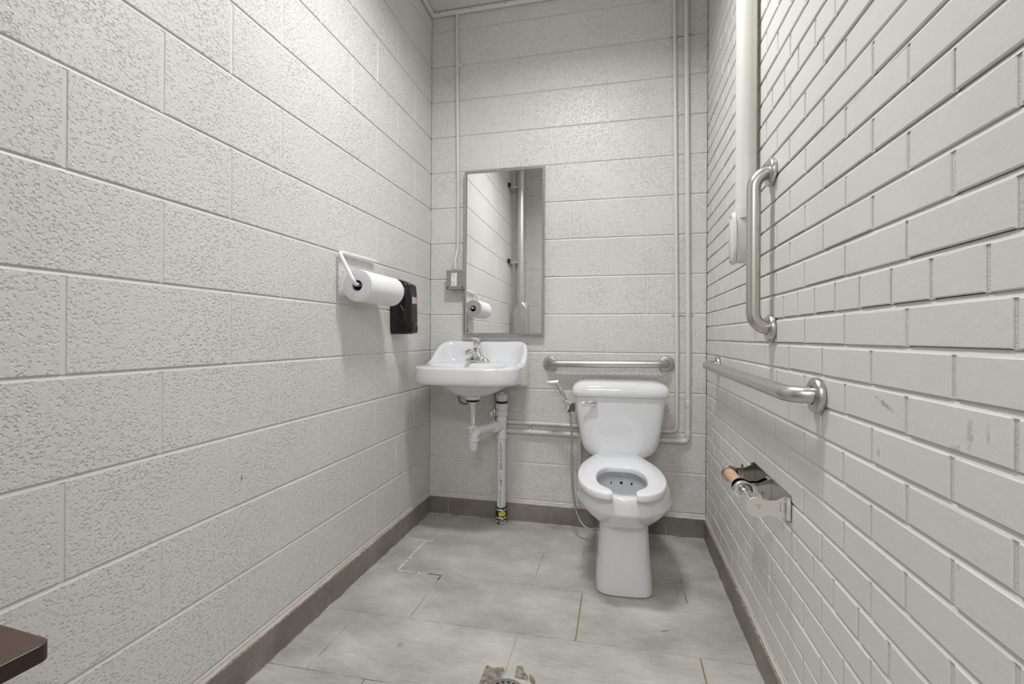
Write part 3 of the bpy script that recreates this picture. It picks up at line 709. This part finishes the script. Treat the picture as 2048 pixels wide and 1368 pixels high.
m = MB(); rings = [[Vector((r*math.cos(2*math.pi*i/seg), h, r*math.sin(2*math.pi*i/seg)-.006)) for i in range(seg)] for r, h in ((ri-.0012, .002), (ri, .0), (ri, Lr), (ri-.0012, Lr-.002))]
m.loft(rings+[rings[0]], False, False); m.build('core', 'cardboard', tr)
# ------------------------------------------------------------------ soap dispenser
sd = thing('soap_dispenser', 'black plastic soap dispenser on the left wall beyond the towel roll', 'dispenser', (0, -.424, 1.14))
m = MB(); rings = []
for z, hy, dp, n_ in ((.146, .050, .020, 3.5), (.143, .055, .045, 4), (.124, .058, .084, 4.5), (.118, .060, .090, 4.5), (.09, .061, .093, 4.5), (.03, .063, .096, 4.5), (-.05, .063, .098, 4.5), (-.095, .060, .094, 4.5), (-.112, .056, .086, 4), (-.117, .048, .074, 4)):
    rg = []
    for i in range(48):
        t = 2*math.pi*i/48; c, s_ = math.cos(t), math.sin(t)
        x = max(0.001, dp*math.copysign(abs(c)**(2/n_), c)) if c > 0 else .001
        rg.append(Vector((x, hy*math.copysign(abs(s_)**(2/n_), s_), z)))
    rings.append(rg)
m.loft(rings); m.build('housing', 'black', sd, smooth=45)
m = MB(); rings = []
for z, hy, d0 in ((-.060, .020, .0975), (-.066, .030, .1025), (-.085, .038, .104), (-.110, .042, .100), (-.113, .040, .094)):
    rings.append([Vector((d0 if abs(k) < 5 else d0-.010, hy*k/6, z)) for k in range(-6, 7)]+[Vector((.070, hy, z)), Vector((.070, -hy, z))])
m.loft(rings); m.build('push_lever', 'black', sd, smooth=50)
m = MB(); f = lambda y0, y1, z0, z1: m.box((.0960, y0, z0), (.0972, y1, z1))
f(-.026, .0105, .030, .062); m.build('label', 'label_blue', sd, smooth=0)['label'] = 'pale blue part of a small sticker'
m = MB(); f(.0105, .030, .030, .062); f(-.006, .0105, .056, .062); m.v = [(x+.0004, y, z) for x, y, z in m.v]; m.build('label', 'orange', sd, smooth=0)['label'] = 'orange part of a small sticker'
m = MB()
for i in range(5): m.tube([(.05+.004*i, -.0615, .022-.006*i), (.062+.003*i, -.0618, .016-.006*i)], .0007, 6)
m.build('emblem', 'box_grey', sd)
# ------------------------------------------------------------------ toilet (local frame: x sideways, -y to the front)
TO = (1.051, 0, 0)
to = thing('toilet', 'white two-piece toilet with an open-front seat against the back wall', 'toilet', TO, R(3.0))
m = MB(); rings = []
for z, hx, yb_, yf, n_ in ((.425, .112, -.055, -.175, 4), (.430, .135, -.050, -.190, 4.5), (.445, .158, -.047, -.198, 4.5), (.470, .176, -.045, -.202, 5), (.50, .186, -.044, -.205, 5.5), (.56, .196, -.043, -.211, 6), (.65, .209, -.042, -.217, 6), (.725, .219, -.042, -.222, 6)):
    rings.append(superring(.006, (yb_+yf)/2, hx, (yb_-yf)/2, n_, z, 72))
m.loft(rings); tank = m.build('tank', 'porcelain', to, smooth=60)
m = MB(); rings = []
for z, hx, yb_, yf, n_ in ((.7255, .221, -.042, -.223, 5.5), (.7257, .228, -.040, -.230, 5.5), (.731, .232, -.039, -.234, 5.5), (.750, .2325, -.039, -.235, 5.5), (.768, .229, -.040, -.231, 5), (.782, .219, -.044, -.222, 4.6), (.792, .200, -.052, -.205, 4.2), (.797, .17, -.045, -.18, 4), (.7985, .12, -.07, -.15, 3.5)):
    rings.append(superring(.006, (yb_+yf)/2, hx, (yb_-yf)/2, n_, z, 72))
m.loft(rings); m.build('tank_lid', 'porcelain', to, smooth=60)
m = MB(); m.lathe([(.012, 0), (.012, .012), (.009, .014)], (-.115, -.220, .697), (0, -1, 0), 20)
rings = []
for x, a, b, yy in ((-.104, .008, .006, -.236), (-.106, .0115, .0075, -.237), (-.136, .0115, .008, -.238), (-.139, .0105, .0075, -.239), (-.141, .006, .006, -.240), (-.146, .006, .006, -.240), (-.148, .0095, .006, -.241), (-.166, .0055, .005, -.243), (-.180, .002, .003, -.246)):
    rings.append([Vector((x, yy+b*math.copysign(abs(math.cos(t))**.6, math.cos(t)), .697+a*math.copysign(abs(math.sin(t))**.6, math.sin(t)))) for t in [2*math.pi*k/16 for k in range(16)]])
m.loft(rings); m.build('flush_lever', 'chrome', to, smooth=50)
# bowl
def egg(z, hw, yb_, yf, nb=4, nf=2.2, seg=96, yc=None, cx=0.004):
    yc = (yb_+(yf-yb_)*.58) if yc is None else yc; out = []
    for i in range(seg):
        t = 2*math.pi*i/seg; c, s_ = math.cos(t), math.sin(t); n_ = nb if s_ > 0 else nf; hh = (yb_-yc) if s_ > 0 else (yc-yf)
        out.append(Vector((cx+hw*math.copysign(abs(c)**(2/n_), c), yc+hh*math.copysign(abs(s_)**(2/n_), s_), z)))
    return out
m = MB(); rings = [
    egg(0, .112, -.16, -.640, 6, 4.2, yc=-.50), egg(.006, .116, -.155, -.648, 6, 4.2, yc=-.50), egg(.05, .112, -.155, -.646, 6, 4.2, yc=-.50), egg(.12, .104, -.155, -.636, 6, 4.4, yc=-.5),
    egg(.20, .099, -.15, -.628, 6, 4.2, yc=-.5), egg(.250, .098, -.14, -.624, 6, 3.8, yc=-.50), egg(.262, .101, -.13, -.632, 5, 3.2, yc=-.50), egg(.272, .110, -.12, -.648, 4, 2.8, yc=-.51), egg(.290, .130, -.10, -.678, 3.4, 2.4, yc=-.52),
    egg(.312, .154, -.08, -.708, 2.8, 2.2, yc=-.53), egg(.335, .174, -.06, -.736, 2.5, 2.05, yc=-.54), egg(.348, .183, -.05, -.749, 2.4, 2.0, yc=-.54), egg(.354, .187, -.045, -.754, 2.3, 2.0, yc=-.54), egg(.358, .1875, -.04, -.755, 2.3, 2.0, yc=-.54), egg(.364, .1865, -.04, -.7545, 2.3, 2.0, yc=-.54),
    egg(.395, .180, -.04, -.750, 2.3, 2.02, yc=-.54), egg(.412, .175, -.045, -.747, 2.3, 2.05, yc=-.54), egg(.419, .170, -.05, -.742, 2.3, 2.05, yc=-.54), egg(.420, .163, -.055, -.735, 2.3, 2.05, yc=-.54),
    egg(.420, .132, -.345, -.700, 2.3, 2.0, yc=-.53), egg(.416, .127, -.349, -.695, 2.3, 2.0, yc=-.53), egg(.400, .124, -.351, -.692, 2.3, 2.0, yc=-.53), egg(.386, .123, -.352, -.691, 2.3, 2.0, yc=-.53),
    egg(.380, .118, -.358, -.688, 2.3, 2.0, yc=-.53), egg(.374, .108, -.372, -.680, 2.3, 2.0, yc=-.53), egg(.370, .106, -.374, -.678, 2.3, 2.0, yc=-.53), egg(.360, .105, -.375, -.677, 2.3, 2.0, yc=-.53),
    egg(.352, .108, -.374, -.676, 2.3, 2.0, yc=-.53), egg(.31, .104, -.38, -.655, 2.2, 2.0, yc=-.52), egg(.25, .086, -.39, -.60, 2.1, 2.0, yc=-.50), egg(.215, .06, -.40, -.54, 2, 2.0, yc=-.47), egg(.20, .03, -.43, -.49, 2, 2, yc=-.46)]
m.loft(rings); m.build('bowl', 'porcelain', to, smooth=48)
for hx_, hy_ in ((-.044, -.384), (.004, -.3752), (.050, -.3845)):
    m = MB(); m.lathe([(.0062, 0), (.0062, .0015)], (hx_, hy_, .3645), (hx_*1.6, -1, 0), 12); m.build('rim_hole', 'dark', to)
m = MB(); m.add([(.004+.055*math.cos(t), -.475+.065*math.sin(t), .214) for t in [2*math.pi*k/32 for k in range(32)]], [tuple(range(32))])
def water(nt, b): b.inputs['Transmission Weight'].default_value = .95; b.inputs['IOR'].default_value = 1.33
M['water'] = mat('water', (.97, .98, .98, 1), .02, nodes=water); m.build('water', 'water', to, smooth=0)
# open-front seat: outer and inner outline as strips from the left tip round the back to the right tip
def catmull(P, n):
    P = [Vector(p) for p in P]; out = []
    for i in range(len(P)-1):
        p0 = P[i-1] if i else P[i]*2-P[i+1]; p1, p2 = P[i], P[i+1]; p3 = P[i+2] if i+2 < len(P) else P[i+1]*2-P[i]
        for k in range(n):
            t = k/n; out.append(.5*((2*p1)+(p2-p0)*t+(2*p0-5*p1+4*p2-p3)*t*t+(3*p1-p0-3*p2+p3)*t**3))
    out.append(P[-1]); return out
hO = [(-.043, -.772), (-.053, -.778), (-.072, -.776), (-.098, -.764), (-.134, -.724), (-.160, -.662), (-.174, -.585), (-.1755, -.50), (-.163, -.392), (-.143, -.320), (-.118, -.245), (-.098, -.196), (-.090, -.190), (-.045, -.189), (0, -.189)]
hI = [(-.0432, -.765), (-.0435, -.740), (-.050, -.722), (-.063, -.704), (-.080, -.680), (-.091, -.650), (-.098, -.610), (-.099, -.560), (-.094, -.510), (-.082, -.470), (-.066, -.440), (-.050, -.425), (-.044, -.421), (-.022, -.418), (0, -.418)]
hO = [Vector((x, y)) for x, y in hO]; hI = [Vector((x, y)) for x, y in hI]
def fullp(h): a = catmull([(p.x, p.y, 0) for p in h], 4); return a+[Vector((-p.x, p.y, 0)) for p in reversed(a[:-1])]
O_, I_ = fullp(hO), fullp(hI); cx = -.007; m = MB(); rings = []
for o_, i_ in zip(O_, I_):
    d = (o_-i_); wd = max(d.length, .004); d.normalize()
    e = min(.007, wd*.35); zb, zt_ = .4225, .4475
    def P(s, z): q = o_-d*s; return Vector((q.x+cx, q.y, z))
    rings.append([P(0+.001, zb), P(0, zb+.004), P(0, zt_-e*.9), P(e*.3, zt_-e*.3), P(e, zt_), P(wd*.5, zt_-.0010), P(wd-e, zt_-.001), P(wd-e*.3, zt_-e*.4), P(wd, zt_-e), P(wd, zb+.003), P(wd-.001, zb)])
m.loft(rings, True, True, True); m.build('seat', 'seat', to, smooth=50)
for sx in (-1, 1):
    m = MB(); m.lathe([(.013, 0), (.013, .018), (.009, .022), (0, .023)], (sx*.075+.002, -.178, .421), (0, 0, 1), 20); m.build('hinge_bolt', 'seat', to)
# ------------------------------------------------------------------ bidet sprayer
bs = thing('bidet_sprayer', 'chrome hand sprayer with a steel hose clipped to the left side of the toilet tank', 'sprayer', (.80, -.15, .64))
hx0 = Vector((.018, 0, .008)); ht = Vector((-.046, -.004, .145))
m = MB(); m.tube([hx0+(hx0-ht)*.06, hx0, ht], [.008, .0108, .0112], 20); m.tube([ht+Vector((.008, 0, 0)), ht+Vector((-.040, -.006, -.004))], .0125, 24); m.lathe([(.013, 0), (.0145, .002), (.0145, .006), (.011, .007)], ht+Vector((-.038, -.006, -.004)), (-1, -.12, -.08), 24)
m.build('handset', 'chrome', bs)
m = MB(); m.tube([ht+Vector((.018, -.004, -.036)), ht+Vector((.030, -.006, -.085)), hx0+Vector((.010, -.006, .030))], .0035, 8, .03); m.build('trigger', 'chrome', bs)
m = MB(); m.lathe([(0, 0), (.007, .001), (.0075, .006), (.004, .010)], ht+Vector((.000, -.008, -.047)), (-1, -.4, 0), 14); m.lathe([(0, 0), (.006, .001), (.0065, .005), (.003, .009)], ht+Vector((.017, -.008, -.036)), (.7, -.6, .3), 14); m.build('knob', 'chrome', bs)
m = MB()
m.loft([[Vector((.049, -.016, .045)), Vector((.049, .016, .045)), Vector((.049, .016, -.004)), Vector((.049, -.016, -.004))],
        [Vector((.028, -.014, .042)), Vector((.028, .014, .042)), Vector((.028, .014, -.002)), Vector((.028, -.014, -.002))],
        [Vector((.010, -.012, .010)), Vector((.010, .012, .010)), Vector((.010, .012, -.008)), Vector((.010, -.012, -.008))]])
m.tube([(.0, 0, .0), (.02, 0, .018)], .0135, 18); m.build('holder', 'chrome', bs, bevel=.0015)
pts = [(.020, 0, .004), (.026, 0, -.04), (.030, 0, -.10), (.031, -.0, -.18), (.033, -.004, -.28), (.038, -.008, -.38), (.050, -.014, -.465), (.070, -.022, -.525), (.100, -.030, -.562), (.135, -.032, -.572), (.175, -.03, -.56), (.21, .0, -.53)]
m = MB(); m.tube(catmull(pts, 6), .0055, 12); m.build('hose', 'hose', bs)
# ------------------------------------------------------------------ toilet paper holder
tph = thing('toilet_paper_holder', 'chrome double toilet paper holder without paper on the brick wall', 'paper holder', (W, -1.03, .58))
y0, y1 = -.163, .163
m = MB(); m.box((-.004, y0, -.036), (-.0005, y1, .033)); m.box((-.012, y0-.001, -.036), (-.0005, y0+.004, .033)); m.box((-.012, y1-.004, -.036), (-.0005, y1+.001, .033)); m.build('back_plate', 'chrome_dark_reflection', tph, bevel=.001)
for ya, sg in ((y0+.006, 1), (-.010, -1), (.014, 1), (y1-.008, -1)):
    m = MB(); out = [(-.006, .030), (-.034, .015), (-.056, .013)]+[(-.078+.026*math.sin(a)*-1, .026*math.cos(a)-.006) for a in [R(-38+i*15.7) for i in range(17)]]+[(-.050, -.025), (-.006, -.032)]
    tk = .0022*sg
    m.loft([[Vector((x, ya+q, z)) for x, z in out] for q in (0, tk)])
    m.lathe([(.0220, .0), (.0262, .001), (.0262, .004), (.022, .006), (.014, .006), (.013, .004)], (-.078, ya+.0012*sg, -.006), (0, sg, 0), 32)
    m.box((-.012, min(ya, ya-sg*.012), -.030), (-.004, max(ya, ya-sg*.012), .028)); m.build('arm', 'satin' if ya < -.1 else ('chrome_dark_reflection' if ya > .1 else 'chrome'), tph, smooth=35)
m = MB(); m.tube([(-.078, .022, -.006), (-.078, y1-.014, -.006)], .0175, 32); m.build('roller', 'tan', tph)['label'] = 'tan roller'
m = MB(); m.tube([(-.078, y0+.012, -.006), (-.078, -.014, -.006)], .0055, 16); m.tube([(-.078, -.05, -.006), (-.078, -.018, -.006)], .0105, 20); m.build('spindle', 'chrome', tph)
m = MB(); m.box((-.050, .118, -.004), (-.046, .128, .034)); m.build('brake_tab', 'chrome', tph)
m = MB(); m.box((-.052, -.105, -.010), (-.046, -.095, .020)); m.build('brake_tab', 'chrome', tph)
m = MB(); ye = y0+.0056
for a, b in (((-.082, .001), (-.070, .001)), ((-.070, .001), (-.074, -.009)), ((-.074, -.009), (-.082, .001)), ((-.078, -.003), (-.071, -.003))): m.tube([(a[0], ye, a[1]), (b[0], ye, b[1])], .0006, 6)
m.build('stamped_mark', 'steel', tph); m = MB()
for a, b in (((-.024, -.012), (-.012, -.012)), ((-.012, -.012), (-.012, .012)), ((-.012, .012), (-.024, .012)), ((-.024, .012), (-.024, -.012))): m.tube([(a[0], ye, a[1]), (b[0], ye, b[1])], .0007, 6)
m.build('stamped_mark', 'steel', tph)
# ------------------------------------------------------------------ floor drain
fd = thing('floor_drain', 'round metal floor drain cover with holes set in chipped mortar', 'floor drain', (DX, DY, 0))
m = MB(); m.lathe([(.058, .0002), (.058, .0025), (.054, .0035), (.0, .0035)], (0, 0, 0), (0, 0, 1), 48); m.build('grate', 'galv', fd)
m = MB()
for rad, cnt in ((.042, 16), (.027, 10), (.012, 5)):
    for i in range(cnt):
        a = 2*math.pi*i/cnt; m.lathe([(.0042, 0), (.0042, .0003)], (rad*math.cos(a), rad*math.sin(a), .0035), (0, 0, 1), 12)
m.build('grate_hole', 'dark', fd)
# ------------------------------------------------------------------ brown table corner at lower left
tb = thing('side_table', 'dark brown laminate table, only its rounded corner showing low at the left', 'table', (.17, -2.27, 0), R(-4))
TT = .62; m = MB(); xa, xb, ya, yb2 = -.148, .167, -.225, .226
def rrect(x0, x1, y0_, y1_, r, z):
    out = []
    for cx_, cy_, a0 in ((x1-r, y1_-r, 0), (x0+r, y1_-r, 90), (x0+r, y0_+r, 180), (x1-r, y0_+r, 270)):
        for k in range(7): a = R(a0+15*k); out.append(Vector((cx_+r*math.cos(a), cy_+r*math.sin(a), z)))
    return out
rg = [rrect(xa, xb, ya, yb2, .014, z) for z in (TT-.022, TT-.0006)]+[rrect(xa+.0008, xb-.0008, ya+.0008, yb2-.0008, .0135, TT)]
m.loft(rg[:2], True, False, mi=1); m.loft(rg[1:], False, True, mi=0); m.build('tabletop', ['brown', 'brown_edge'], tb, smooth=35)
for sx in (xa+.04, xb-.05):
    for sy in (ya+.04, yb2-.05):
        m = MB(); m.box((sx-.016, sy-.016, 0), (sx+.016, sy+.016, TT-.022)); m.build('leg', 'brown_edge', tb, bevel=.003)
